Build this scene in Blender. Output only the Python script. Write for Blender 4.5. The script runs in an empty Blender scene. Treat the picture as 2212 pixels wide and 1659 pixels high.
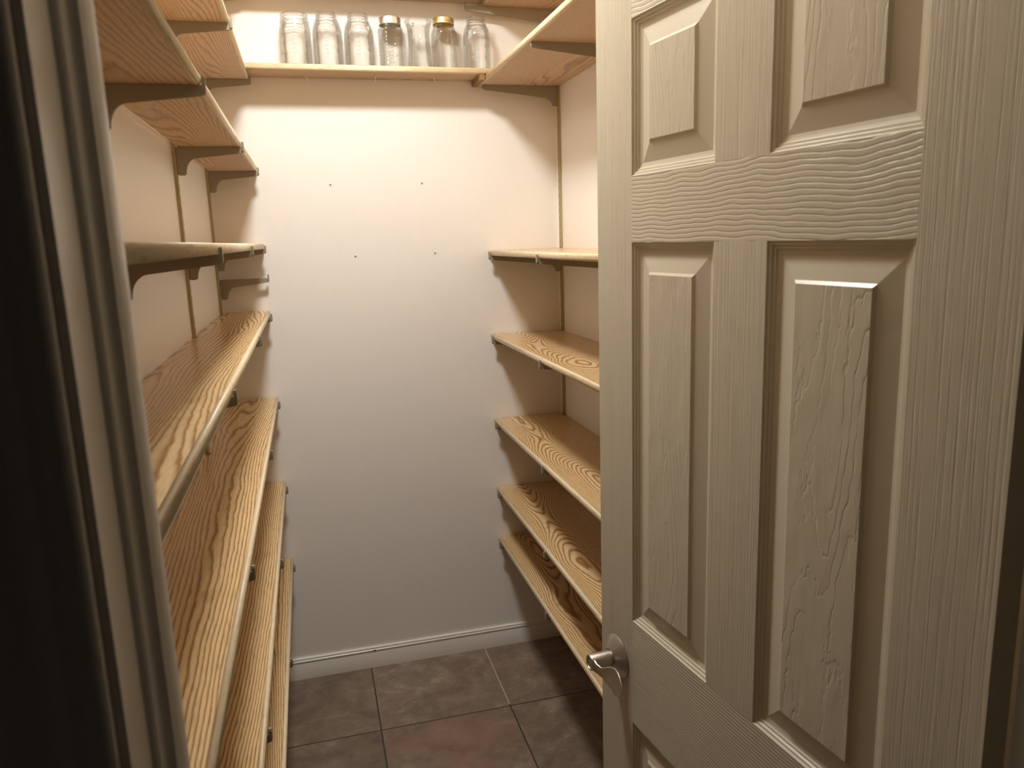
import bpy, bmesh, math, random
from mathutils import Vector, Matrix
C = bpy.context.scene.collection
S = bpy.context.scene

# ------------------------------------------------------------------ camera
F_PX = 1640.66                                   # focal length in pixels of a 2212 px wide frame
cam_d = bpy.data.cameras.new('camera')
cam_d.sensor_fit = 'HORIZONTAL'; cam_d.sensor_width = 36.0
cam_d.lens = F_PX * 36.0 / 2212.0
cam_d.clip_start = 0.02; cam_d.clip_end = 50
cam = bpy.data.objects.new('camera', cam_d); C.objects.link(cam)
_r = Vector((0.96523622, -0.25942288, -0.03191884)); _u = Vector((0.07944918, 0.1748598, 0.98138264)); _f = Vector((0.24901179, 0.94980199, -0.18939195))
cam.matrix_world = Matrix(((_r.x, _u.x, -_f.x, 0.27380167), (_r.y, _u.y, -_f.y, -2.6040124), (_r.z, _u.z, -_f.z, 1.53), (0, 0, 0, 1)))
cam_d.dof.use_dof = True; cam_d.dof.focus_distance = 2.45; cam_d.dof.aperture_fstop = 9.0
S.camera = cam

# ------------------------------------------------------------------ world, light, exposure
w = bpy.data.worlds.new('world'); S.world = w; w.use_nodes = True
w.node_tree.nodes['Background'].inputs[0].default_value = (1.0, 0.86, 0.70, 1)
w.node_tree.nodes['Background'].inputs[1].default_value = 0.006
S.view_settings.view_transform = 'Standard'; S.view_settings.look = 'None'
S.view_settings.gamma = 1.0; S.view_settings.exposure = 0.0
S.cycles.max_bounces = 14; S.cycles.diffuse_bounces = 10; S.cycles.glossy_bounces = 4
S.cycles.transparent_max_bounces = 40; S.cycles.caustics_reflective = False; S.cycles.caustics_refractive = False
LX, LY, LZ = 0.36, -0.86, 2.60
ld = bpy.data.lights.new('bulb_light', 'AREA'); ld.shape = 'DISK'; ld.size = 0.24
ld.energy = 20.8; ld.color = (1.0, 0.99, 0.955)
lamp_light = bpy.data.objects.new('bulb_light', ld); C.objects.link(lamp_light); lamp_light.location = (LX, LY, LZ)
kd = bpy.data.lights.new('jamb_fill_light', 'POINT'); kd.energy = 11.0; kd.color = (1.0, 0.86, 0.62); kd.shadow_soft_size = 0.08  # added unseen light without a fixture, brightens the right jamb
kl = bpy.data.objects.new('jamb_fill_light', kd); C.objects.link(kl); kl.location = (-2.5, -2.52, 1.7)

# ------------------------------------------------------------------ room numbers
W = 1.143            # pantry width
DL, DR = 0.1495, 0.259
FY = -2.052          # pantry face of the front wall
CZ = 2.68
TH = 0.017

# ------------------------------------------------------------------ node helpers
class NT:
    def __init__(s, name):
        s.m = bpy.data.materials.new(name); s.m.use_nodes = True
        s.t = s.m.node_tree; s.t.nodes.clear()
        s.out = s.t.nodes.new('ShaderNodeOutputMaterial')
    def n(s, typ, **kw):
        x = s.t.nodes.new(typ)
        for k, v in kw.items():
            if k.startswith('i_'): s.set(x, k[2:].replace('_', ' '), v)
            else: setattr(x, k, v)
        return x
    def set(s, x, key, v):
        i = x.inputs[int(key) if key.isdigit() else key]
        if hasattr(v, 'is_output') or isinstance(v, bpy.types.NodeSocket): s.t.links.new(v, i)
        else: i.default_value = v
    def math(s, op, a, b=None, c=None, clamp=False):
        x = s.t.nodes.new('ShaderNodeMath'); x.operation = op; x.use_clamp = clamp
        for k, v in enumerate((a, b, c)):
            if v is not None: s.set(x, str(k), v)
        return x.outputs[0]
    def vm(s, op, a, b=None):
        x = s.t.nodes.new('ShaderNodeVectorMath'); x.operation = op
        s.set(x, '0', a)
        if b is not None: s.set(x, '1', b)
        return x.outputs[0]
    def noise(s, vec, scale=1.0, detail=2.0, rough=0.5, dist=0.0):
        x = s.t.nodes.new('ShaderNodeTexNoise')
        s.set(x, 'Vector', vec); s.set(x, 'Scale', scale); s.set(x, 'Detail', detail); s.set(x, 'Roughness', rough); s.set(x, 'Distortion', dist)
        return x.outputs[0]
    def ramp(s, fac, stops, interp='LINEAR'):
        x = s.t.nodes.new('ShaderNodeValToRGB'); s.set(x, 'Fac', fac)
        e = x.color_ramp; e.interpolation = interp
        while len(e.elements) > 1: e.elements.remove(e.elements[-1])
        for k, (p, c) in enumerate(stops):
            if k == 0: el = e.elements[0]; el.position = p
            else: el = e.elements.new(p)
            if isinstance(c, (int, float)): c = (c, c, c)
            el.color = (c[0], c[1], c[2], 1)
        return x.outputs[0]
    def mix(s, fac, a, b, blend='MIX'):
        x = s.t.nodes.new('ShaderNodeMix'); x.data_type = 'RGBA'; x.blend_type = blend
        for i, v in ((0, fac), (6, a), (7, b)):
            if isinstance(v, bpy.types.NodeSocket): s.t.links.new(v, x.inputs[i])
            else: x.inputs[i].default_value = v if i == 0 else (v[0], v[1], v[2], 1)
        return x.outputs[2]
    def bsdf(s, col, rough=0.5, metal=0.0, bump=None, bstr=0.3, bdist=0.001, spec=0.5, coat=0.0):
        b = s.t.nodes.new('ShaderNodeBsdfPrincipled')
        if isinstance(col, tuple): col = (col[0], col[1], col[2], 1)
        s.set(b, 'Base Color', col); s.set(b, 'Roughness', rough); s.set(b, 'Metallic', metal)
        s.set(b, 'Specular IOR Level', spec); s.set(b, 'Coat Weight', coat)
        if coat: s.set(b, 'Coat Roughness', 0.2)
        if bump is not None:
            x = s.t.nodes.new('ShaderNodeBump'); s.set(x, 'Height', bump); s.set(x, 'Strength', bstr); s.set(x, 'Distance', bdist)
            s.t.links.new(x.outputs[0], b.inputs['Normal'])
        s.t.links.new(b.outputs[0], s.out.inputs[0]); return b
    def obj(s): return s.n('ShaderNodeTexCoord').outputs['Object']
    def rnd(s): return s.n('ShaderNodeObjectInfo').outputs['Random']

def plain(name, col, rough=0.5, metal=0.0, noise=0.0, nscale=300, bd=0.0004, spec=0.5):
    t = NT(name); o = t.obj(); nn = t.noise(o, nscale, 3)
    c = t.mix(nn, tuple(a*(1-noise) for a in col), tuple(min(1, a*(1+noise)) for a in col))
    t.bsdf(c, rough, metal, nn, 0.25, bd, spec); return t.m

def wall_mat(name, col):
    t = NT(name); g = t.n('ShaderNodeNewGeometry').outputs['Position']
    n1 = t.noise(g, 170, 3, 0.55); n2 = t.noise(g, 14, 3)
    h = t.math('ADD', n1, t.math('MULTIPLY', n2, 1.5))
    c = t.mix(n2, tuple(a*0.985 for a in col), col)
    t.bsdf(c, 0.42, 0, h, 0.35, 0.0012, 0.35); return t.m

def oak(name, light, mid, dark, rings=27.0, rough=0.25, arched=False):
    t = NT(name); o = t.obj(); r = t.rnd()
    off = t.n('ShaderNodeCombineXYZ'); t.set(off, '0', t.math('MULTIPLY', r, 37.0)); t.set(off, '1', t.math('MULTIPLY', r, 91.0)); t.set(off, '2', t.math('MULTIPLY', r, 13.0))
    p = t.vm('ADD', o, off.outputs[0])
    a = t.noise(t.vm('MULTIPLY', p, (7.0, 0.62, 5.0)), 1.0, 1.0, 0.4)
    b = t.noise(t.vm('MULTIPLY', p, (24.0, 6.0, 20.0)), 1.0, 3.0, 0.55)
    xs = t.n('ShaderNodeSeparateXYZ'); t.set(xs, '0', o)
    v = t.math('ADD', t.math('MULTIPLY', a, rings), t.math('MULTIPLY', b, 1.5))
    v = t.math('ADD', v, t.math('ADD', t.math('MULTIPLY', xs.outputs[0], 55.0), t.math('MULTIPLY', t.math('POWER', xs.outputs[0], 2.0), 430.0)))
    if arched:                                       # plain-sawn face: nested arches down the middle of the board
        yl = t.n('ShaderNodeSeparateXYZ'); t.set(yl, '0', p)
        xc = t.math('ADD', 0.125, t.math('MULTIPLY', t.noise(t.vm('MULTIPLY', p, (0.0, 2.2, 0.0)), 1.0, 2.0), 0.10))
        dx = t.math('SUBTRACT', xs.outputs[0], xc)
        lw = t.noise(t.vm('MULTIPLY', p, (1.2, 1.15, 1.0)), 1.0, 1.0)
        v = t.math('ADD', t.math('MULTIPLY', lw, 44.0), t.math('MULTIPLY', t.math('POWER', t.math('ABSOLUTE', dx), 1.8), 760.0))
        v = t.math('ADD', v, t.math('ADD', t.math('MULTIPLY', b, 1.5), t.math('MULTIPLY', a, 6.0)))
    f = t.math('FRACT', v)
    # fine pore streaks follow the grain
    pore = t.noise(t.vm('MULTIPLY', p, (620.0, 26.0, 400.0)), 1.0, 2.0, 0.6)
    fp = t.math('ADD', f, t.math('MULTIPLY', t.math('SUBTRACT', pore, 0.5), 0.35))
    c1 = t.ramp(fp, [(0.0, mid), (0.10, light), (0.50, light), (0.68, mid), (0.82, dark), (0.92, dark), (1.0, mid)])
    pr = t.ramp(pore, [(0.30, 0.62), (0.46, 1.0), (1.0, 1.0)])
    c2 = t.mix(0.75, c1, t.mix(1.0, c1, pr, 'MULTIPLY'))
    tone = t.noise(t.vm('MULTIPLY', p, (5.0, 0.8, 3.0)), 1.0, 2.0)
    c3 = t.mix(tone, c2, t.mix(1.0, c2, (0.86, 0.80, 0.70), 'MULTIPLY'))
    h = t.math('ADD', t.math('MULTIPLY', pore, 0.6), t.math('MULTIPLY', f, -0.25))
    t.bsdf(c3, rough, 0, h, 0.18, 0.0006, 0.45); return t.m

M = {}
M['wall'] = wall_mat('painted_wall', (0.90, 0.875, 0.83))
M['ceiling'] = wall_mat('painted_ceiling', (0.92, 0.91, 0.89))
M['trim'] = plain('painted_trim', (0.82, 0.79, 0.74), 0.26, 0, 0.02, 60, 0.0003, 0.5)
M['oak'] = oak('oak_veneer', (0.79, 0.59, 0.34), (0.63, 0.425, 0.21), (0.36, 0.195, 0.08))
M['oak_arched'] = oak('oak_veneer_arched', (0.79, 0.59, 0.34), (0.63, 0.425, 0.21), (0.36, 0.195, 0.08), rings=27.0, rough=0.25, arched=True)
M['edge'] = oak('oak_edge_band', (0.86, 0.74, 0.53), (0.82, 0.69, 0.48), (0.75, 0.61, 0.40), 4.0, 0.4)
M['under'] = oak('oak_underside', (0.66, 0.50, 0.365), (0.58, 0.425, 0.30), (0.43, 0.295, 0.20), 26.0, 0.5)  # pinker, lower-contrast oak for the downward faces of the boards
M['batten'] = oak('dark_batten', (0.36, 0.22, 0.12), (0.30, 0.17, 0.09), (0.2, 0.11, 0.05), 6.0, 0.5)
M['bracket'] = plain('taupe_enamelled_steel', (0.34, 0.30, 0.225), 0.42, 0.1, 0.04, 400, 0.0001)
M['standard'] = plain('brass_toned_steel', (0.47, 0.40, 0.22), 0.32, 0.5, 0.06, 200, 0.0001)
M['nickel'] = plain('satin_nickel', (0.60, 0.56, 0.50), 0.38, 1.0, 0.03, 900, 0.00003)
M['gold'] = plain('gold_lacquered_tin', (0.88, 0.75, 0.42), 0.36, 1.0, 0.02, 300, 0.00005)
M['silver'] = plain('silver_tin', (0.93, 0.92, 0.90), 0.33, 1.0, 0.02, 300, 0.00005)
M['steelhook'] = plain('bright_hook_wire', (0.75, 0.72, 0.68), 0.2, 1.0)
M['black'] = plain('black_hole', (0.01, 0.009, 0.008), 0.8)
M['plastic'] = plain('white_anchor_plastic', (0.85, 0.80, 0.72), 0.5)
M['sticker'] = plain('white_sticker', (0.72, 0.72, 0.72), 0.6)
M['ink'] = plain('sticker_ink', (0.12, 0.12, 0.13), 0.6)
M['chip'] = plain('bare_chip', (0.12, 0.075, 0.045), 0.8)

def door_mat(name, kind):
    t = NT(name); o = t.obj()
    if kind == 'v':
        sc = (1.0, 340.0, 2.2)
        wob = t.noise(t.vm('MULTIPLY', o, (1.0, 6.0, 3.0)), 1.0, 2)
        q = t.vm('MULTIPLY', o, sc)
        cb = t.n('ShaderNodeCombineXYZ'); t.set(cb, '1', t.math('MULTIPLY', wob, 4.0)); q = t.vm('ADD', q, cb.outputs[0])
        n = t.noise(q, 1.0, 3, 0.6); h = t.ramp(n, [(0.36, 0.0), (0.50, 1.0), (1.0, 1.0)]); st = 0.5
    elif kind == 'h':
        wob = t.noise(t.vm('MULTIPLY', o, (1.0, 6.0, 7.0)), 1.0, 2, 0.5)
        sp = t.n('ShaderNodeSeparateXYZ'); t.set(sp, '0', o)
        low = t.math('LESS_THAN', sp.outputs[2], 1.2)
        z = t.math('ADD', t.math('MULTIPLY', sp.outputs[2], t.math('ADD', 140.0, t.math('MULTIPLY', low, 27.0))), t.math('MULTIPLY', wob, t.math('SUBTRACT', 4.2, t.math('MULTIPLY', low, 3.2))))
        wv = t.noise(t.vm('MULTIPLY', o, (1.0, 22.0, 60.0)), 1.0, 3, 0.6)
        f = t.math('FRACT', t.math('ADD', z, t.math('MULTIPLY', wv, t.math('SUBTRACT', 0.65, t.math('MULTIPLY', low, 0.4)))))
        h = t.ramp(f, [(0.0, 0.55), (0.09, 0.0), (0.20, 0.75), (0.38, 1.0), (0.8, 0.95), (1.0, 0.55)]); st = 0.62
    elif kind == 'p':
        a = t.noise(t.vm('MULTIPLY', o, (1.0, 10.0, 1.7)), 1.0, 1.0, 0.45)
        b = t.noise(t.vm('MULTIPLY', o, (1.0, 90.0, 35.0)), 1.0, 2, 0.6)
        f = t.math('FRACT', t.math('ADD', t.math('MULTIPLY', a, 17.0), t.math('MULTIPLY', b, 0.9)))
        msk = t.ramp(t.noise(t.vm('MULTIPLY', o, (1, 22, 9)), 1.0, 2), [(0.35, 0.0), (0.55, 1.0)])
        h = t.ramp(f, [(0.0, 0.6), (0.07, 0.0), (0.16, 0.8), (0.3, 1.0), (1.0, 0.8)])
        h = t.math('ADD', t.math('MULTIPLY', h, msk), t.math('MULTIPLY', t.noise(t.vm('MULTIPLY', o, (1, 420, 30)), 1.0, 2), 0.25)); st = 0.6
    else:
        h = t.noise(o, 160, 3); st = 0.12
    fine = t.noise(o, 1100, 2)
    h = t.math('ADD', h, t.math('MULTIPLY', fine, 0.12))
    t.bsdf((0.63, 0.58, 0.455), 0.33, 0, h, st, 0.0009, 0.5); return t.m
DM = [door_mat('door_paint_smooth', 's'), door_mat('door_paint_upright_grain', 'v'), door_mat('door_paint_level_grain', 'h'), door_mat('door_paint_arched_grain', 'p')]

def tile_mat():
    t = NT('slate_floor_tile'); g = t.n('ShaderNodeNewGeometry').outputs['Position']
    TX, TL, TY = 0.3874, 0.4258, -0.3873
    sp = t.n('ShaderNodeSeparateXYZ'); t.set(sp, '0', g)
    u = t.math('DIVIDE', t.math('SUBTRACT', sp.outputs[0], TX), TL); v = t.math('DIVIDE', t.math('SUBTRACT', sp.outputs[1], TY), TL)
    fu = t.math('FRACT', t.math('ADD', u, 20.0)); fv = t.math('FRACT', t.math('ADD', v, 20.0))
    iu = t.math('FLOOR', u); iv = t.math('FLOOR', v)
    cell = t.n('ShaderNodeCombineXYZ'); t.set(cell, '0', iu); t.set(cell, '1', iv)
    wn = t.n('ShaderNodeTexWhiteNoise'); t.set(wn, 'Vector', cell.outputs[0])
    du = t.math('MINIMUM', fu, t.math('SUBTRACT', 1.0, fu)); dv = t.math('MINIMUM', fv, t.math('SUBTRACT', 1.0, fv))
    d = t.math('MINIMUM', du, dv)
    grout = t.math('LESS_THAN', d, 0.0055)
    pv = t.vm('ADD', g, t.vm('MULTIPLY', cell.outputs[0], (3.7, 5.3, 0)))
    a = t.noise(pv, 5.5, 6, 0.6, 1.2); b = t.noise(pv, 16, 7, 0.65, 0.8); c = t.noise(t.vm('MULTIPLY', pv, (1, 1.6, 1)), 55, 5, 0.7)
    k = t.math('ADD', t.math('MULTIPLY', a, 0.5), t.math('ADD', t.math('MULTIPLY', b, 0.3), t.math('MULTIPLY', c, 0.2)))
    col = t.ramp(k, [(0.33, (0.105, 0.080, 0.058)), (0.46, (0.170, 0.132, 0.096)), (0.55, (0.230, 0.182, 0.135)), (0.67, (0.40, 0.325, 0.25))])
    red = t.ramp(t.noise(pv, 4.0, 4, 0.6), [(0.40, 0.0), (0.58, 1.0)])
    isr = t.math('MULTIPLY', t.math('COMPARE', iu, 0.0, 0.1), t.math('COMPARE', iv, -1.0, 0.1))
    isr = t.math('ADD', t.math('MULTIPLY', isr, 0.55), 0.12)
    col = t.mix(t.math('MULTIPLY', red, isr), col, (0.29, 0.155, 0.105))
    ton = t.math('ADD', 0.85, t.math('MULTIPLY', wn.outputs[0], 0.35))
    tc = t.n('ShaderNodeCombineXYZ'); [t.set(tc, str(i), ton) for i in range(3)]
    col = t.mix(1.0, col, tc.outputs[0], 'MULTIPLY')
    # one joint has kept a pale grout haze
    haze = t.math('MULTIPLY', t.math('COMPARE', u, 1.0, 0.012), t.math('GREATER_THAN', v, 0.02))
    gc = t.mix(haze, (0.05, 0.037, 0.028), (0.42, 0.36, 0.29))
    col = t.mix(grout, col, gc)
    h = t.math('SUBTRACT', t.math('MULTIPLY', k, 1.4), t.math('MULTIPLY', grout, 0.8))
    t.bsdf(col, 0.45, 0, h, 0.55, 0.003, 0.45); return t.m
M['tile'] = tile_mat()

def glass_mat():
    t = NT('clear_glass')
    lw = t.n('ShaderNodeLayerWeight'); lw.inputs[0].default_value = 0.5
    tint = t.ramp(lw.outputs['Facing'], [(0.0, (0.998, 0.998, 0.992)), (0.6, (0.99, 0.99, 0.98)), (0.90, (0.96, 0.96, 0.94)), (1.0, (0.60, 0.61, 0.57))])
    tr = t.n('ShaderNodeBsdfTransparent'); t.set(tr, 'Color', tint)
    o = t.obj(); nn = t.noise(o, 45, 2)
    bp = t.n('ShaderNodeBump'); t.set(bp, 'Height', nn); t.set(bp, 'Strength', 0.6); t.set(bp, 'Distance', 0.003)
    gl = t.n('ShaderNodeBsdfGlossy'); gl.inputs['Roughness'].default_value = 0.07; t.set(gl, 'Normal', bp.outputs[0])
    fr = t.n('ShaderNodeFresnel'); fr.inputs['IOR'].default_value = 1.5; t.set(fr, 'Normal', bp.outputs[0])
    mx = t.n('ShaderNodeMixShader'); t.set(mx, '0', t.math('MULTIPLY', fr.outputs[0], 0.5)); t.set(mx, '1', tr.outputs[0]); t.set(mx, '2', gl.outputs[0])
    t.t.links.new(mx.outputs[0], t.out.inputs[0]); return t.m
M['glass'] = glass_mat()
def lamp_mat():
    t = NT('lit_lamp_diffuser'); e = t.n('ShaderNodeEmission'); e.inputs[0].default_value = (1, 0.86, 0.68, 1); e.inputs[1].default_value = 6.0
    t.t.links.new(e.outputs[0], t.out.inputs[0]); return t.m
M['lamp'] = lamp_mat()

# ------------------------------------------------------------------ mesh helpers
def link(name, bm, mat, parent=None, loc=None, smooth=False, mats=None):
    bmesh.ops.remove_doubles(bm, verts=bm.verts, dist=1e-6)
    bmesh.ops.recalc_face_normals(bm, faces=bm.faces)
    me = bpy.data.meshes.new(name); bm.to_mesh(me); bm.free()
    o = bpy.data.objects.new(name, me); C.objects.link(o)
    for m in (mats or [mat]): me.materials.append(m)
    if parent is not None: o.parent = parent
    if loc is not None: o.location = loc
    if smooth:
        for p in me.polygons: p.use_smooth = True
        if smooth != 'all':
            me.set_sharp_from_angle(angle=math.radians(35))
    return o
def box(bm, x0, x1, y0, y1, z0, z1):
    v = [bm.verts.new((x, y, z)) for x in (x0, x1) for y in (y0, y1) for z in (z0, z1)]
    for f in ((0, 1, 3, 2), (4, 6, 7, 5), (0, 4, 5, 1), (2, 3, 7, 6), (0, 2, 6, 4), (1, 5, 7, 3)):
        bm.faces.new([v[i] for i in f])
def extrude_poly(bm, pts, a, b, axis):
    """pts in the plane across `axis`; extruded from a to b along it"""
    def P(p, t):
        if axis == 'x': return (t, p[0], p[1])
        if axis == 'y': return (p[0], t, p[1])
        return (p[0], p[1], t)
    A = [bm.verts.new(P(p, a)) for p in pts]; B = [bm.verts.new(P(p, b)) for p in pts]
    n = len(pts)
    for i in range(n): bm.faces.new((A[i], A[(i+1) % n], B[(i+1) % n], B[i]))
    bm.faces.new(A); bm.faces.new(B[::-1])
def lathe(bm, prof, seg=48, sq=0.0, cx=0, cy=0):
    """prof: (r, z) list; sq > 0 squares the section"""
    rings = []
    for r, z in prof:
        ring = []
        for k in range(seg):
            a = 2*math.pi*k/seg; rr = r
            if sq:
                c, s_ = abs(math.cos(a)), abs(math.sin(a)); pw = 2 + sq*5
                rr = r / ((c**pw + s_**pw) ** (1/pw)) * (1-0.06*sq)
            ring.append(bm.verts.new((cx + rr*math.cos(a), cy + rr*math.sin(a), z)))
        rings.append(ring)
    for A, B in zip(rings, rings[1:]):
        for k in range(seg): bm.faces.new((A[k], A[(k+1) % seg], B[(k+1) % seg], B[k]))
    return rings
def cap(bm, ring): bm.faces.new(ring)
def tube(bm, pts, r, seg=10):
    pts = [Vector(p) for p in pts]; rings = []
    up = Vector((0.3, 0.9, 0.2)).normalized()
    for i, p in enumerate(pts):
        d = (pts[min(i+1, len(pts)-1)] - pts[max(i-1, 0)]).normalized()
        a = d.cross(up).normalized(); b = d.cross(a)
        rr = r[i] if isinstance(r, (list, tuple)) else r
        rings.append([bm.verts.new(p + a*math.cos(2*math.pi*k/seg)*rr + b*math.sin(2*math.pi*k/seg)*rr) for k in range(seg)])
    for A, B in zip(rings, rings[1:]):
        for k in range(seg): bm.faces.new((A[k], A[(k+1) % seg], B[(k+1) % seg], B[k]))
    bm.faces.new(rings[0][::-1]); bm.faces.new(rings[-1])
def struct(o, label=None, cat=None):
    o['kind'] = 'structure'
    if label: o['label'] = label
    if cat: o['category'] = cat
    return o
def tag(o, label, cat, group=None):
    o['label'] = label; o['category'] = cat
    if group: o['group'] = group
    return o
def empty(name, loc, rz=0.0):
    e = bpy.data.objects.new(name, None); C.objects.link(e); e.empty_display_size = 0.05
    e.location = loc; e.rotation_euler = (0, 0, rz); return e
def copy_tree(o):
    c = o.copy(); C.objects.link(c)
    for ch in list(o.children):
        d = ch.copy(); C.objects.link(d); d.parent = c
    return c

# ------------------------------------------------------------------ the room
bm = bmesh.new(); box(bm, -1.6, 2.6, -3.6, 0.12, -0.06, 0.0)
struct(link('floor', bm, M['tile']), 'brown slate-look square tiles covering the pantry floor', 'floor')
bm = bmesh.new(); box(bm, -0.12, W+0.12, FY-0.1, 0.12, CZ, CZ+0.1)
struct(link('ceiling', bm, M['ceiling']), 'white painted pantry ceiling above the frame', 'ceiling')
bm = bmesh.new(); box(bm, -0.12, W+0.12, 0.0, 0.12, 0, CZ)
struct(link('wall_back', bm, M['wall']), 'cream painted end wall of the pantry facing the doorway', 'wall')
bm = bmesh.new(); box(bm, -0.12, 0.0, FY, 0.0, 0, CZ)
struct(link('wall_left', bm, M['wall']), 'cream painted wall behind the narrow left-hand shelves', 'wall')
bm = bmesh.new(); box(bm, W, W+0.12, FY, 0.0, 0, CZ)
struct(link('wall_right', bm, M['wall']), 'cream painted wall behind the deep right-hand shelves', 'wall')
JL, JR = 0.145, 0.945           # jamb faces
WY = -2.140                     # outer face of the front wall
bm = bmesh.new()
box(bm, -1.6, JL-0.018, WY, FY, 0, CZ+0.1); box(bm, JR+0.018, 2.6, WY, FY, 0, CZ+0.1); box(bm, JL-0.018, JR+0.018, WY, FY, 2.075, CZ+0.1)
struct(link('wall_front', bm, M['wall']), 'painted wall around the pantry doorway, dark on the outside', 'wall')

# left jamb: lining with a moulded stop, then the moulded casing outside
def jamb_profile(mir):
    p = [(JL-0.018, FY+0.001), (0.160, FY+0.001), (0.160, -2.073), (0.1585, -2.0755), (0.1575, -2.0785), (0.1555, -2.0792), (0.153, -2.0805), (0.1512, -2.083),
         (0.1500, -2.086), (0.1500, -2.0900), (0.1485, -2.0915), (0.1465, -2.0918), (0.1452, -2.0925), (0.145, -2.0940), (0.145, -2.1385), (JL-0.018, -2.1385)]
    return [(JL+JR-x, y) for x, y in p] if mir else p
def casing_profile(mir):
    p = [(0.1395, -2.139), (0.1395, -2.1462), (0.1375, -2.1485), (0.1345, -2.1495), (0.131, -2.1500), (0.127, -2.1515), (0.118, -2.1525), (0.100, -2.1535), (0.088, -2.1545),
         (0.082, -2.1560), (0.080, -2.1575), (0.074, -2.1580), (0.070, -2.1570), (0.069, -2.1545), (0.069, -2.139)]
    return [(JL+JR-x, y) for x, y in p] if mir else p
bm = bmesh.new(); extrude_poly(bm, jamb_profile(False), 0, 2.06, 'z')
o = struct(link('trim_1', bm, M['trim'], smooth=True), 'white painted left door jamb with a moulded stop', 'door jamb')
bm = bmesh.new(); extrude_poly(bm, casing_profile(False), 0, 2.13, 'z'); link('casing', bm, M['trim'], o, smooth=True)
bm = bmesh.new(); box(bm, JR, JR+0.018, -2.1385, FY+0.001, 0, 2.06)
o = struct(link('trim_2', bm, M['trim'], smooth=True), 'white painted right door jamb beside the hinge edge of the door', 'door jamb')
bm = bmesh.new(); extrude_poly(bm, casing_profile(True), 0, 2.13, 'z'); link('casing', bm, M['trim'], o, smooth=True)
bm = bmesh.new(); box(bm, JL, JR, -2.1385, FY+0.001, 2.06, 2.075)
struct(link('trim_3', bm, M['trim']), 'white painted head of the pantry door frame', 'door frame')

# baseboards
BB = [(0, 0), (0.0120, 0), (0.0120, 0.058), (0.0105, 0.0605), (0.0105, 0.0620), (0.0118, 0.0640), (0.0118, 0.0680), (0.0100, 0.0705), (0.0085, 0.0712), (0.0085, 0.0728), (0.0095, 0.0745), (0.0085, 0.0775), (0.005, 0.079), (0, 0.079)]
bm = bmesh.new(); extrude_poly(bm, [(-a, b) for a, b in BB], 0.0, W, 'x')
bb = struct(link('baseboard_back', bm, M['trim'], smooth=True), 'white moulded baseboard along the foot of the end wall', 'baseboard')
bm = bmesh.new(); extrude_poly(bm, [(0.399, 0.0655), (0.4005, 0.0690), (0.4035, 0.0700), (0.407, 0.0692), (0.4075, 0.0665), (0.405, 0.0650), (0.402, 0.0645)], -0.0126, -0.0112, 'y')
c = link('chip_mark', bm, M['chip'], bb); c['label'] = 'small brown chip in the baseboard moulding'
bm = bmesh.new(); extrude_poly(bm, BB, FY+0.002, -0.0125, 'y')
struct(link('baseboard_left', bm, M['trim'], smooth=True), 'white baseboard under the left-hand shelves', 'baseboard')
bm = bmesh.new(); extrude_poly(bm, [(W-a, b) for a, b in BB], FY+0.002, -0.0125, 'y')
struct(link('baseboard_right', bm, M['trim'], smooth=True), 'white baseboard under the right-hand shelves', 'baseboard')

# ceiling lamp (above the frame): base, rim and lit diffuser
lf = empty('ceiling_light', (LX, LY, CZ)); tag(lf, 'round flush ceiling lamp lighting the pantry from above the shelves', 'ceiling light')
bm = bmesh.new(); r = lathe(bm, [(0.0, -0.002), (0.160, -0.002), (0.163, -0.03), (0.155, -0.070), (0.142, -0.0735), (0.138, -0.066), (0.0, -0.066)], 48)
link('lamp_housing', bm, M['trim'], lf, smooth=True)
bm = bmesh.new(); lathe(bm, [(0.0, -0.0735), (0.08, -0.0732), (0.134, -0.071), (0.138, -0.067), (0.0, -0.067)], 48)
link('diffuser', bm, M['lamp'], lf, smooth=True)
lamp_light.parent = lf; lamp_light.location = (0, 0, -0.078)

# ------------------------------------------------------------------ shelves
YL = [-1.39, -0.672, -0.055]; YR = [-0.042, -0.602, -1.20]      # slotted standards along each wall
def make_shelf(name, length, depth, th=TH, notches=(), face='oak'):
    """local x: wall to front, local y: along, z 0..th; bull-nosed pale edge band in front"""
    root = empty(name, (0, 0, 0))
    out = [(depth-0.009, 0), (depth-0.009, length), (0, length)]
    for yn in sorted(notches, reverse=True):                     # cut round the standards
        out += [(0, yn+0.0098), (0.0092, yn+0.0098), (0.0092, yn-0.0098), (0, yn-0.0098)]
    out.append((0, 0))
    bm = bmesh.new(); extrude_poly(bm, out, 0, th, 'z')
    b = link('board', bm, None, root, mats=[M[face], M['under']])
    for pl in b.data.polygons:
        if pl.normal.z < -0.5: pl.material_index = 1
    bev = b.modifiers.new('bevel', 'BEVEL'); bev.width = 0.0006; bev.segments = 1
    e = 0.009; p = [(depth-e, 0), (depth-0.0035, 0), (depth-0.0010, 0.0022), (depth, 0.0055), (depth, th-0.0055), (depth-0.0010, th-0.0022), (depth-0.0035, th), (depth-e, th)]
    bm = bmesh.new(); extrude_poly(bm, p, 0, length, 'y')
    ed = link('edge_band', bm, M['edge'], root, smooth='all'); ed['label'] = 'pale rounded wooden edge band'
    for pl in ed.data.polygons:
        if len(pl.vertices) > 4: pl.use_smooth = False
    return root
LEN_L = -FY - 0.012
LS = [('L1', 2.281, 'highest'), ('L2', 2.041, ''), ('L3', 1.7735, ''), ('L4', 1.536, ''), ('L5', 1.3207, ''), ('L6', 1.0335, ''), ('L7', 0.7422, ''), ('L8', 0.4626, '')]
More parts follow.
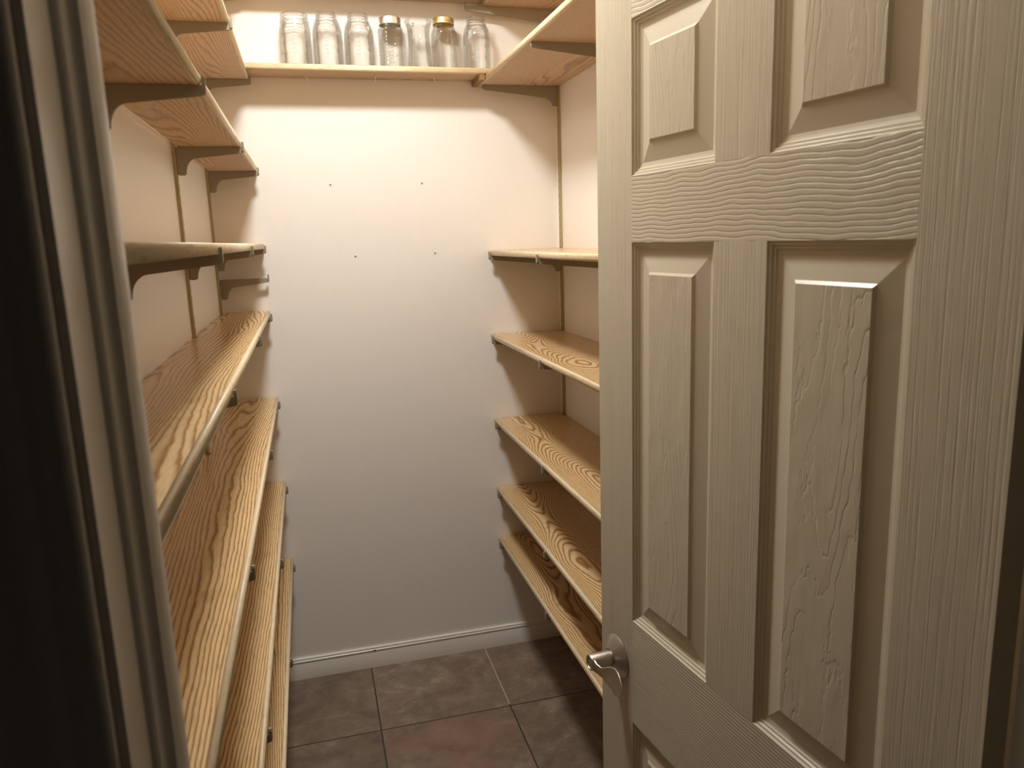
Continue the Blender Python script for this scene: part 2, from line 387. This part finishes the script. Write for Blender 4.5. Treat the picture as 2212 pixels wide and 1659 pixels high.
LL = {'L1': 'oak shelf at the very top of the left wall, above the frame edge',
      'L2': 'oak shelf high on the left wall meeting the jar shelf, seen from below',
      'L3': 'oak left-wall shelf seen from below, just under the one meeting the jar shelf',
      'L4': 'oak left-wall shelf at eye level, seen edge on above the empty bracket',
      'L5': 'oak left-wall shelf just below the empty bracket, top reflecting the brass standard',
      'L6': 'oak left-wall shelf with a small dark knot, third up from the floor',
      'L7': 'oak left-wall shelf second up from the floor',
      'L8': 'lowest oak shelf on the left wall, beside the tile floor'}
ZT = {}
for k, zt, _ in LS:
    gap = 0.0008 if k != 'L3' else 0.0120
    s_ = make_shelf('wall_shelf', LEN_L, DL-gap, notches=[] if k == 'L3' else [y-(FY+0.006) for y in YL]); s_.location = (gap, FY+0.006, zt-TH); ZT[k] = zt
    tag(s_, LL[k], 'shelf', 'narrow shelves on the left wall')
RS = [('R1', 2.281, 0.258), ('R2', 2.041, 0.273), ('R3', 1.4885, DR), ('R4', 1.198, DR), ('R5', 0.8905, DR), ('R6', 0.6319, DR), ('R7', 0.4384, DR)]
RL = {'R1': 'oak shelf at the top right corner above the long grey bracket',
      'R2': 'oak shelf high on the right wall seen from below, jar shelf resting on it',
      'R3': 'oak right-wall shelf at eye level, seen almost edge on',
      'R4': 'oak right-wall shelf next below the eye level one',
      'R5': 'middle oak right-wall shelf with looping grain, third up from the floor',
      'R6': 'oak right-wall shelf second up from the floor',
      'R7': 'lowest oak shelf on the right wall, just behind the door lever'}
for k, zt, dp in RS:
    s_ = make_shelf('wall_shelf', 1.44, dp-0.001, notches=[-0.004-y for y in YR], face='oak_arched'); s_.location = (W-0.001, -0.004, zt-TH); s_.rotation_euler = (0, 0, math.pi); ZT[k] = zt
    tag(s_, RL[k], 'shelf', 'deep shelves on the right wall')
kn = [o for o in C.objects if o.get('label', '').startswith('oak left-wall shelf with a small dark knot')][0]
for kx, ky, kr in ((0.0456, 1.010, 0.0020), (0.0500, 1.044, 0.0010)):
    bm = bmesh.new(); lathe(bm, [(0.0002, TH+0.0002), (kr*0.7, TH+0.0003), (kr, TH+0.0001)], 12, cx=kx, cy=ky)
    o = link('knot', bm, M['chip'], kn); o['label'] = 'tiny dark knot in the grain'
BD = 0.1225
s_ = make_shelf('wall_shelf', W-0.02, BD-0.002, 0.018); s_.location = (0.01, -0.002, 2.0415); s_.rotation_euler = (0, 0, -math.pi/2)
tag(s_, 'narrow oak shelf across the end wall carrying the glass jars', 'shelf', 'shelves across the end wall')
s_ = make_shelf('wall_shelf', W-0.02, BD-0.002, 0.018); s_.location = (0.01, -0.002, 2.2815); s_.rotation_euler = (0, 0, -math.pi/2)
tag(s_, 'narrow oak shelf across the end wall at the top frame edge, above the jars', 'shelf', 'shelves across the end wall')
bm = bmesh.new(); box(bm, 0.852, 0.8685, -0.120, -0.001, 2.0245, 2.0412)
o = link('wood_cleat', bm, M['batten']); tag(o, 'small dark wood block under the right end of the jar shelf', 'wood block')

# ------------------------------------------------------------------ slotted standards
def make_standard(side, z0, z1):
    """local: wall plane x=0, protrudes +x; slots on the front"""
    bm = bmesh.new(); w2 = 0.0078; d = 0.0070; t_ = 0.0012; sw = 0.0022
    L = z1-z0
    box(bm, 0, d, -w2, -w2+t_, 0, L); box(bm, 0, d, w2-t_, w2, 0, L)             # flanges
    box(bm, d-t_, d, -w2+t_, -sw, 0, L); box(bm, d-t_, d, sw, w2-t_, 0, L)        # face left and right of the slots
    z = 0.0
    while z < L-0.02:
        box(bm, d-t_, d, -sw, sw, z, z+0.0095); z += 0.0254
    return bm
SL = {-1.39: 'nearest brass-toned slotted standard on the left wall, hidden by the jamb', -0.672: 'brass-toned slotted standard on the left wall, nearer of the two visible',
      -0.055: 'brass-toned slotted standard on the left wall, in the far corner'}
SR = {-0.042: 'brass-toned slotted standard on the right wall in the far corner', -0.602: 'slotted standard on the right wall behind the open door edge',
      -1.20: 'slotted standard on the right wall hidden behind the door'}
for y in YL:
    o = link('slotted_standard', make_standard(1, 0.2, 2.40), M['standard'], loc=(0.0002, y, 0.2)); tag(o, SL[y], 'shelf standard', 'slotted shelf standards')
for y in YR:
    o = link('slotted_standard', make_standard(1, 0.2, 2.40), M['standard'], loc=(W-0.0002, y, 0.2)); o.rotation_euler = (0, 0, math.pi); tag(o, SR[y], 'shelf standard', 'slotted shelf standards')

# ------------------------------------------------------------------ brackets
def make_bracket(length, H=0.063):
    """local: x from the standard's face outwards, top of arm at z=0, thin in y"""
    pts = [(0.0065, 0.0), (length-0.003, 0.0), (length-0.003, 0.0085), (length-0.0015, 0.0105), (length+0.0005, 0.0105), (length+0.002, 0.0085), (length+0.002, -0.0095), (length-0.002, -0.0135), (length-0.008, -0.0148)]
    x1 = 0.052 if length < 0.2 else 0.060
    zt = -0.0148 - (length-0.008-x1)*0.105
    pts.append((x1, zt))
    # concave sweep down to the foot
    for k in range(1, 9):
        a = k/8*math.pi/2
        pts.append((x1 - (x1-0.026)*math.sin(a), zt - (H-0.004+zt)*(1-math.cos(a))))
    pts += [(0.0225, -H+0.0008), (0.019, -H), (0.0105, -H), (0.0065, -H+0.004)]
    bm = bmesh.new()
    th = 0.0013; g = 0.0030
    extrude_poly(bm, pts, -0.0030, -0.0030+th, 'y'); extrude_poly(bm, pts, 0.0030-th, 0.0030, 'y')      # two cheeks of folded steel
    box(bm, 0.0065, length-0.002, -0.0030+th, 0.0030-th, -0.0012, 0.0)                                  # folded top web
    box(bm, length-0.0030, length+0.0020, -0.0042, 0.0042, -0.0100, 0.0085); box(bm, length-0.0030, length+0.0016, -0.0028, 0.0028, 0.0085, 0.0108); box(bm, length-0.0030, length+0.0010, -0.0030, 0.0030, -0.0130, -0.0100)
    for hz in (-0.012, -0.040): box(bm, 0.0015, 0.0070, -0.0012, 0.0012, hz-0.006, hz)                 # hooks into the slots
    return bm
bl = link('shelf_bracket', make_bracket(DL+0.0042), M['bracket']); br = link('shelf_bracket', make_bracket(DR+0.0042), M['bracket'])
used = [False, False]
def bracket(proto, idx, x, y, z, rz, label, group, scale=None):
    o = proto if not used[idx] else proto.copy()
    if used[idx]: C.objects.link(o)
    used[idx] = True
    o.location = (x, y, z); o.rotation_euler = (0, 0, rz)
    if scale: o.scale = (scale, 1, 1)
    tag(o, label, 'shelf bracket', group); return o
GB, GR = 'steel brackets on the left wall', 'steel brackets on the right wall'
col = {0: 'nearest the doorway', 1: 'on the middle standard', 2: 'in the far corner'}
desc = {'L1': 'top left shelf at the frame edge', 'L2': 'left shelf that meets the jar shelf', 'L3': 'left shelf above eye level', 'L4': 'eye level left shelf',
        'L5': 'left shelf just below the empty bracket', 'L6': 'third lowest left shelf', 'L7': 'second lowest left shelf', 'L8': 'lowest left shelf'}
for k, cols in (('L1', (2,)), ('L2', (1, 2)), ('L3', (0, 1, 2)), ('L4', (0, 1, 2)), ('L5', (0, 1, 2)), ('L6', (0, 1, 2)), ('L7', (0, 1, 2)), ('L8', (1, 2))):
    for c_ in cols:
        bracket(bl, 0, 0.0, YL[c_], ZT[k]-TH-0.0004, 0, 'grey-brown steel bracket under the %s, %s' % (desc[k], col[c_]), GB)
bracket(bl, 0, 0.0, -0.030, 1.4275, 0, 'empty grey-brown steel bracket carrying no shelf, left wall far corner', GB)
descr = {'R2': 'high right shelf under the jar shelf', 'R3': 'eye level right shelf', 'R4': 'right shelf next below eye level',
         'R5': 'third lowest right shelf', 'R6': 'second lowest right shelf', 'R7': 'lowest right shelf'}
colr = {0: 'in the far corner', 1: 'nearer the door'}
for k in ('R2', 'R3', 'R4', 'R5', 'R6', 'R7'):
    for c_ in (0, 1):
        bracket(br, 1, W, YR[c_], ZT[k]-TH-0.0004, math.pi, 'grey-brown steel bracket under the %s, %s' % (descr[k], colr[c_]), GR)
o = link('shelf_bracket', make_bracket(0.312), M['bracket']); o.location = (W, YR[0], ZT['R1']-TH-0.0004); o.rotation_euler = (0, 0, math.pi)
tag(o, 'long grey bracket above the jars at top right, reaching past its shelf', 'shelf bracket', GR)

# ------------------------------------------------------------------ cup hooks under the jar shelf
def hook(x, y, rz, label):
    pts = [(0, 0, 0.004), (0, 0, -0.010)]
    for k in range(0, 11):
        a = math.radians(90 - k*27)
        pts.append((0.0058*math.cos(a) - 0.0, 0, -0.0165 + 0.0065*math.sin(a)))
    e = empty('cup_hook', (x, y, 2.0415)); e.rotation_euler = (0, 0, rz)
    bm = bmesh.new(); tube(bm, pts, 0.0013, 8); link('hook_wire', bm, M['steelhook'], e, smooth='all')
    bm = bmesh.new(); rr = lathe(bm, [(0.0, -0.0002), (0.0034, -0.0002), (0.0030, -0.0014), (0.0, -0.0018)], 16); link('collar', bm, M['steelhook'], e, smooth=True)
    tag(e, label, 'hook', 'cup hooks under the jar shelf')
hook(0.318, -0.078, math.radians(8), 'small bright cup hook under the jar shelf, leftmost below the first jar')
hook(0.527, -0.084, math.radians(78), 'small cup hook under the jar shelf, middle one below the silver lid')
hook(0.712, -0.092, math.radians(86), 'small cup hook under the jar shelf, rightmost below the gold lid')

# ------------------------------------------------------------------ wall anchors
for x, z, lb in ((0.370, 1.716, 'white wall anchor with a dark hole, upper left of the four'), (0.668, 1.717, 'white wall anchor with a dark hole, upper right of the four'),
                 (0.434, 1.485, 'white wall anchor with a dark hole, lower left of the four'), (0.701, 1.486, 'white wall anchor with a dark hole, lower right of the four')):
    bm = bmesh.new(); lathe(bm, [(0.0022, 0.0002), (0.0022, 0.0008), (0.0030, 0.0012), (0.0045, 0.0009), (0.0056, 0.0001)], 24)
    o = link('wall_anchor', bm, M['plastic'], smooth='all'); o.rotation_euler = (math.pi/2, 0, 0); o.location = (x, 0, z); tag(o, lb, 'wall anchor', 'old anchors in the end wall')
    bm = bmesh.new(); r = lathe(bm, [(0.0001, 0.0003), (0.0023, 0.0003)], 20); h = link('screw_hole', bm, M['black'], o)

# ------------------------------------------------------------------ glass jars
ZJ = 2.0597
def shell(outer, t_=0.0026, seg=56, sq=0.0):
    """closed glass wall: outer profile bottom to top, then back down inside"""
    bm = bmesh.new()
    inner = [(max(r-t_, 0.0004), max(z, t_*1.6)) for r, z in outer[::-1]]
    prof = [(0.0003, outer[0][1]+0.0015)] + outer + inner + [(0.0003, t_*1.8)]
    lathe(bm, prof, seg, sq); return bm
def emblem_oval(parent, r, z, w_, h_, ang):
    """embossed oval raised on the glass at angle ang"""
    bm = bmesh.new(); pts = []
    for k in range(33):
        a = 2*math.pi*k/32; da = (w_*math.cos(a))/r
        pts.append((math.cos(ang+da)*(r+0.0004), math.sin(ang+da)*(r+0.0004), z+h_*math.sin(a)))
    tube(bm, pts, 0.0010, 6); link('embossed_oval', bm, M['glass'], parent, smooth='all')
def marks(parent, r, z0, n, ang, step=0.012, w_=0.010):
    bm = bmesh.new()
    for k in range(n):
        ww = w_ * (1.0 if k % 2 == 0 else 0.6)
        pts = [(math.cos(ang+d/r)*(r+0.0002), math.sin(ang+d/r)*(r+0.0002), z0+k*step) for d in (-ww/2, 0, ww/2)]
        tube(bm, pts, 0.0010, 6)
    link('embossed_marks', bm, M['glass'], parent, smooth='all')
def scroll(parent, r, z, ang, s_=1.0):
    """raised flourish, as the pressed lettering on the jar's side reads from here"""
    bm = bmesh.new(); pts = []
    for k in range(30):
        t_ = k/29; d = (t_-0.5)*0.040*s_; pts.append((math.cos(ang+d/r)*(r+0.0003), math.sin(ang+d/r)*(r+0.0003), z + 0.006*math.sin(t_*14)*s_ + 0.010*(t_-0.5)*s_))
    tube(bm, pts, 0.0008, 6); link('embossed_flourish', bm, M['glass'], parent, smooth='all')
def neck(r, z0, H):
    """threaded mouth, ring and lip from z0 to H"""
    return [(r+0.0012, z0), (r+0.0036, z0+0.0014), (r+0.0036, z0+0.0030), (r, z0+0.0046), (r, z0+0.0095), (r+0.0022, z0+0.0108), (r+0.0022, z0+0.0122), (r, z0+0.0136), (r, H-0.0055), (r+0.0016, H-0.0038), (r+0.0016, H-0.0012), (r+0.0004, H), (r-0.0012, H)]
CAMA = math.radians(-97)      # towards the doorway
def mason(x, y, R, rn, H, zs, label, rot, oval=None, mk=True, flourish=None, sq=0.0):
    e = empty('glass_jar', (x, y, ZJ), rot); tag(e, label, 'jar', 'glass jars on the end shelf')
    zn = H - 0.0235
    pr = [(R*0.80, 0.0), (R*0.93, 0.0012), (R*0.985, 0.006), (R, 0.014), (R, zs)]
    for k in range(1, 8):
        a = k/8*math.pi/2; pr.append((rn+0.0012 + (R-rn-0.0012)*math.cos(a), zs + (zn-zs)*math.sin(a)))
    pr += neck(rn, zn, H)
    link('glass_body', shell(pr, sq=sq), M['glass'], e, smooth='all')
    if oval is not None: emblem_oval(e, R, H*0.42, 0.0125, 0.030, oval-rot)
    if mk: marks(e, R, 0.035, 7, CAMA-rot)
    if flourish is not None: scroll(e, R, H*0.45, flourish-rot)
    return e
JH = 0.158
mason(0.297, -0.056, 0.0462, 0.0400, JH-0.0065, 0.100, 'clear wide-mouth glass jar at the left end of the row, no lid', 0.2, oval=math.radians(-155))
mason(0.392, -0.056, 0.0452, 0.0310, JH+0.002, 0.090, 'clear narrow-mouth glass jar without lid, second from the left', 0.7, flourish=math.radians(-20))
mason(0.487, -0.056, 0.0458, 0.0310, JH+0.001, 0.088, 'clear narrow-mouth glass jar without lid, third from the left', -0.3, oval=math.radians(-150))
mason(0.861, -0.056, 0.0440, 0.0295, JH+0.005, 0.092, 'clear glass jar without lid at the right end of the row', 0.1, flourish=math.radians(-60))
# silver-lidded jar with ribs in its side
e = empty('glass_jar', (0.585, -0.056, ZJ), 0.15); tag(e, 'ribbed square-shouldered glass jar with a shiny silver lid', 'jar', 'glass jars on the end shelf')
Hs = JH-0.0045; pr = [(0.030, 0), (0.0345, 0.001), (0.0365, 0.006)]
for k in range(9): pr += [(0.0365, 0.014+k*0.011), (0.0349, 0.0175+k*0.011), (0.0349, 0.0195+k*0.011)]
pr += [(0.0368, 0.112), (0.0368, 0.117), (0.0352, 0.122), (0.0322, 0.125), (0.0316, 0.128), (0.0316, Hs-0.004)]
link('glass_body', shell(pr, sq=0.35), M['glass'], e, smooth='all')
bm = bmesh.new(); r = lathe(bm, [(0.0, Hs), (0.031, Hs), (0.0335, Hs-0.0012), (0.0342, Hs-0.0035), (0.0345, Hs-0.0215), (0.0335, Hs-0.0225), (0.0325, Hs-0.0215), (0.0322, Hs-0.003), (0.0, Hs-0.003)], 48)
o = link('lid', bm, M['silver'], e, smooth=True); o['label'] = 'shiny silver screw lid'
# flared vase with a barcode-like sticker strip
e = empty('glass_vase', (0.674, -0.056, ZJ)); tag(e, 'clear flared glass vase with a tiny price sticker near its rim', 'vase')
Hv = JH-0.0105
pr = [(0.033, 0), (0.0385, 0.001), (0.0400, 0.006), (0.0390, 0.016), (0.0365, 0.040), (0.0345, 0.065), (0.0338, 0.090), (0.0345, 0.112), (0.0365, 0.124), (0.0395, 0.135), (0.0424, Hv-0.003), (0.0438, Hv-0.0012), (0.0432, Hv)]
link('glass_body', shell(pr, t_=0.0022), M['glass'], e, smooth='all')
bm = bmesh.new(); a0 = math.radians(-124); R_ = 0.0392
for i in range(4):
    a = a0 + (i-1.5)*0.045; b = a + 0.045
    q = [bm.verts.new((math.cos(t_)*(R_+ (0.0016 if z > 0.13 else -0.0010)), math.sin(t_)*(R_+(0.0016 if z > 0.13 else -0.0010)), z)) for t_, z in ((a, 0.119), (b, 0.119), (b, 0.135), (a, 0.135))]
    bm.faces.new(q)
st = link('sticker', bm, M['sticker'], e); st['label'] = 'tiny white price sticker'
bm = bmesh.new()
for j, (zz, hh) in enumerate(((0.1210, 0.0014), (0.1242, 0.0022), (0.1280, 0.0012), (0.1310, 0.0022))):
    for i in range(4):
        a = a0 + (i-1.5)*0.045; b = a + 0.045
        rr = lambda z: R_ + 0.0004 - 0.0010 + (z-0.119)/0.016*0.0026
        bm.faces.new([bm.verts.new((math.cos(t_)*rr(z), math.sin(t_)*rr(z), z)) for t_, z in ((a, zz), (b, zz), (b, zz+hh), (a, zz+hh))])
link('printed_bars', bm, M['ink'], st)
# gold-lidded jar
e = empty('glass_jar', (0.7545, -0.056, ZJ), 0.3); tag(e, 'plain straight glass jar with a gold screw lid', 'jar', 'glass jars on the end shelf')
Hg = JH+0.000
pr = [(0.030, 0), (0.0345, 0.001), (0.0365, 0.006), (0.0370, 0.020), (0.0370, 0.108), (0.0362, 0.117), (0.0330, 0.125), (0.0312, 0.129), (0.0312, Hg-0.004)]
link('glass_body', shell(pr, sq=0.2), M['glass'], e, smooth='all')
bm = bmesh.new(); lathe(bm, [(0.0, Hg-0.0010), (0.024, Hg-0.0010), (0.0262, Hg), (0.0300, Hg), (0.0330, Hg-0.002), (0.0332, Hg-0.006), (0.0342, Hg-0.0075), (0.0342, Hg-0.0095), (0.0330, Hg-0.0105), (0.0330, Hg-0.0135), (0.0344, Hg-0.015), (0.0346, Hg-0.0185), (0.0335, Hg-0.020), (0.0322, Hg-0.019), (0.0320, Hg-0.004), (0.0, Hg-0.004)], 56)
o = link('lid', bm, M['gold'], e, smooth=True); o['label'] = 'gold screw lid'

# ------------------------------------------------------------------ the door
DA = 0.1289; dd = Vector((math.sin(DA), -math.cos(DA), 0)); P0 = Vector((0.8026, -1.2532, 0))
s, p_, m_ = 0.1202, 0.2267, 0.1128
zE, zD, zC, zB, zA = 0.5941, 0.8083, 1.5149, 1.6256, 1.8746
Z0, Z1 = 0.012, 2.035
U = [0, s, s+p_, s+p_+m_, s+2*p_+m_, 2*s+2*p_+m_]
ZZ = [Z0, 0.245, zE, zD, zC, zB, zA, Z1]
# local frame: local y = along the door from latch to hinge, local -x... face at x=0 looks to local -x
door = empty('door_1', P0); door.rotation_euler = (0, 0, math.atan2(-dd.x, dd.y))
struct(door, 'open six-panel white wood-grain door with a nickel lever', 'door')
door.matrix_world = Matrix(((-(-dd.y), dd.x, 0, P0.x), (-dd.x, dd.y, 0, P0.y), (0, 0, 1, 0), (0, 0, 0, 1)))
# columns of that matrix: local x -> (dd.y, -dd.x) (face normal), local y -> dd
PROF = [(0.0, 0.0), (0.0022, 0.0030), (0.0052, 0.0034), (0.0070, 0.0062), (0.0100, 0.0066), (0.0118, 0.0088), (0.0150, 0.0098), (0.0195, 0.0108), (0.0490, 0.0040), (0.0535, 0.0006)]
def door_face(sign, x0):
    bm = bmesh.new(); X = lambda d: x0 - sign*d
    panels = [(U[a], U[a+1], ZZ[b], ZZ[b+1]) for a in (1, 3) for b in (1, 3, 5)]
    def quad(y0, y1, z0, z1, mi):
        f = bm.faces.new([bm.verts.new((x0, y, z)) for y, z in ((y0, z0), (y1, z0), (y1, z1), (y0, z1))]); f.material_index = mi
    quad(U[0], U[1], Z0, Z1, 1); quad(U[4], U[5], Z0, Z1, 1)
    for b in (0, 2, 4, 6): quad(U[1], U[4], ZZ[b], ZZ[b+1], 2)
    for b in (1, 3, 5): quad(U[2], U[3], ZZ[b], ZZ[b+1], 1)
    for (y0, y1, z0, z1) in panels:
        prev = None
        for ins, dep in PROF:
            ring = [bm.verts.new((X(dep), y, z)) for y, z in ((y0+ins, z0+ins), (y1-ins, z0+ins), (y1-ins, z1-ins), (y0+ins, z1-ins))]
            if prev:
                for k in range(4):
                    f = bm.faces.new((prev[k], prev[(k+1) % 4], ring[(k+1) % 4], ring[k])); f.material_index = 0
            prev = ring
        f = bm.faces.new(prev); f.material_index = 3
    return bm
a = door_face(1, 0.0); b = door_face(-1, -0.035)
tmp = bpy.data.meshes.new('t'); b.to_mesh(tmp); a.from_mesh(tmp); b.free(); bpy.data.meshes.remove(tmp)
yW = U[5]
for q in (((0, 0, Z0), (0, 0, Z1), (-0.035, 0, Z1), (-0.035, 0, Z0)), ((0, yW, Z0), (0, yW, Z1), (-0.035, yW, Z1), (-0.035, yW, Z0)),
          ((0, 0, Z0), (0, yW, Z0), (-0.035, yW, Z0), (-0.035, 0, Z0)), ((0, 0, Z1), (0, yW, Z1), (-0.035, yW, Z1), (-0.035, 0, Z1))):
    a.faces.new([a.verts.new(v) for v in q]).material_index = 0
link('door_slab', a, None, door, mats=DM)
# lever handle: rose, neck, lever
ZH, UH = 0.706, 0.063
hd = empty('door_handle', (0, UH, ZH)); hd.parent = door; hd['label'] = 'satin nickel lever handle'
Rx = Matrix.Rotation(math.pi/2, 4, 'Y')          # lathe axis z -> x
bm = bmesh.new(); lathe(bm, [(0.0, 0.0), (0.0420, 0.0), (0.0430, 0.0015), (0.0420, 0.0030), (0.0205, 0.0160), (0.0185, 0.0180), (0.0, 0.0185)], 64); bm.transform(Rx)
link('rose', bm, M['nickel'], hd, smooth=True)
bm = bmesh.new(); lathe(bm, [(0.0, 0.0160), (0.0140, 0.0160), (0.0140, 0.0200), (0.0160, 0.0206), (0.0160, 0.0600), (0.0150, 0.0625), (0.0125, 0.0630), (0.0120, 0.0615), (0.0, 0.0615)], 40); bm.transform(Rx)
link('neck', bm, M['nickel'], hd, smooth=True)
bm = bmesh.new()
path = [(-0.010, 0.0555, 0.0, 0.0090, 0.0050), (0.0, 0.0560, 0.0, 0.0135, 0.0065), (0.010, 0.0575, -0.001, 0.0125, 0.0055), (0.020, 0.0570, -0.003, 0.0100, 0.0040), (0.031, 0.0545, -0.0045, 0.0085, 0.0030), (0.041, 0.0520, -0.002, 0.0115, 0.0025), (0.052, 0.0500, 0.0005, 0.0148, 0.0022),
        (0.064, 0.0490, 0.001, 0.0165, 0.0020), (0.076, 0.0495, -0.001, 0.0160, 0.0020), (0.087, 0.0510, -0.004, 0.0145, 0.0019), (0.095, 0.0522, -0.0065, 0.0115, 0.0018), (0.101, 0.0530, -0.0085, 0.0075, 0.0016), (0.1045, 0.0533, -0.0100, 0.0015, 0.0010)]
rings = []
for (u_, off, dz, hz, ht) in path:
    ring = []
    for k in range(24):
        t_ = 2*math.pi*k/24; cz = math.copysign(abs(math.cos(t_))**0.8, math.cos(t_)); cx = math.copysign(abs(math.sin(t_))**0.8, math.sin(t_))
        dish = (-0.0022*(1-abs(cz)**2) - 0.42*cz*hz) * min(1.0, max(0.0, (u_-0.02)/0.03))
        ring.append(bm.verts.new((off + cx*ht + dish, u_, dz + cz*hz)))
    rings.append(ring)
for A, B in zip(rings, rings[1:]):
    for k in range(24): bm.faces.new((A[k], A[(k+1) % 24], B[(k+1) % 24], B[k]))
bm.faces.new(rings[0]); bm.faces.new(rings[-1])
link('lever', bm, M['nickel'], hd, smooth='all')
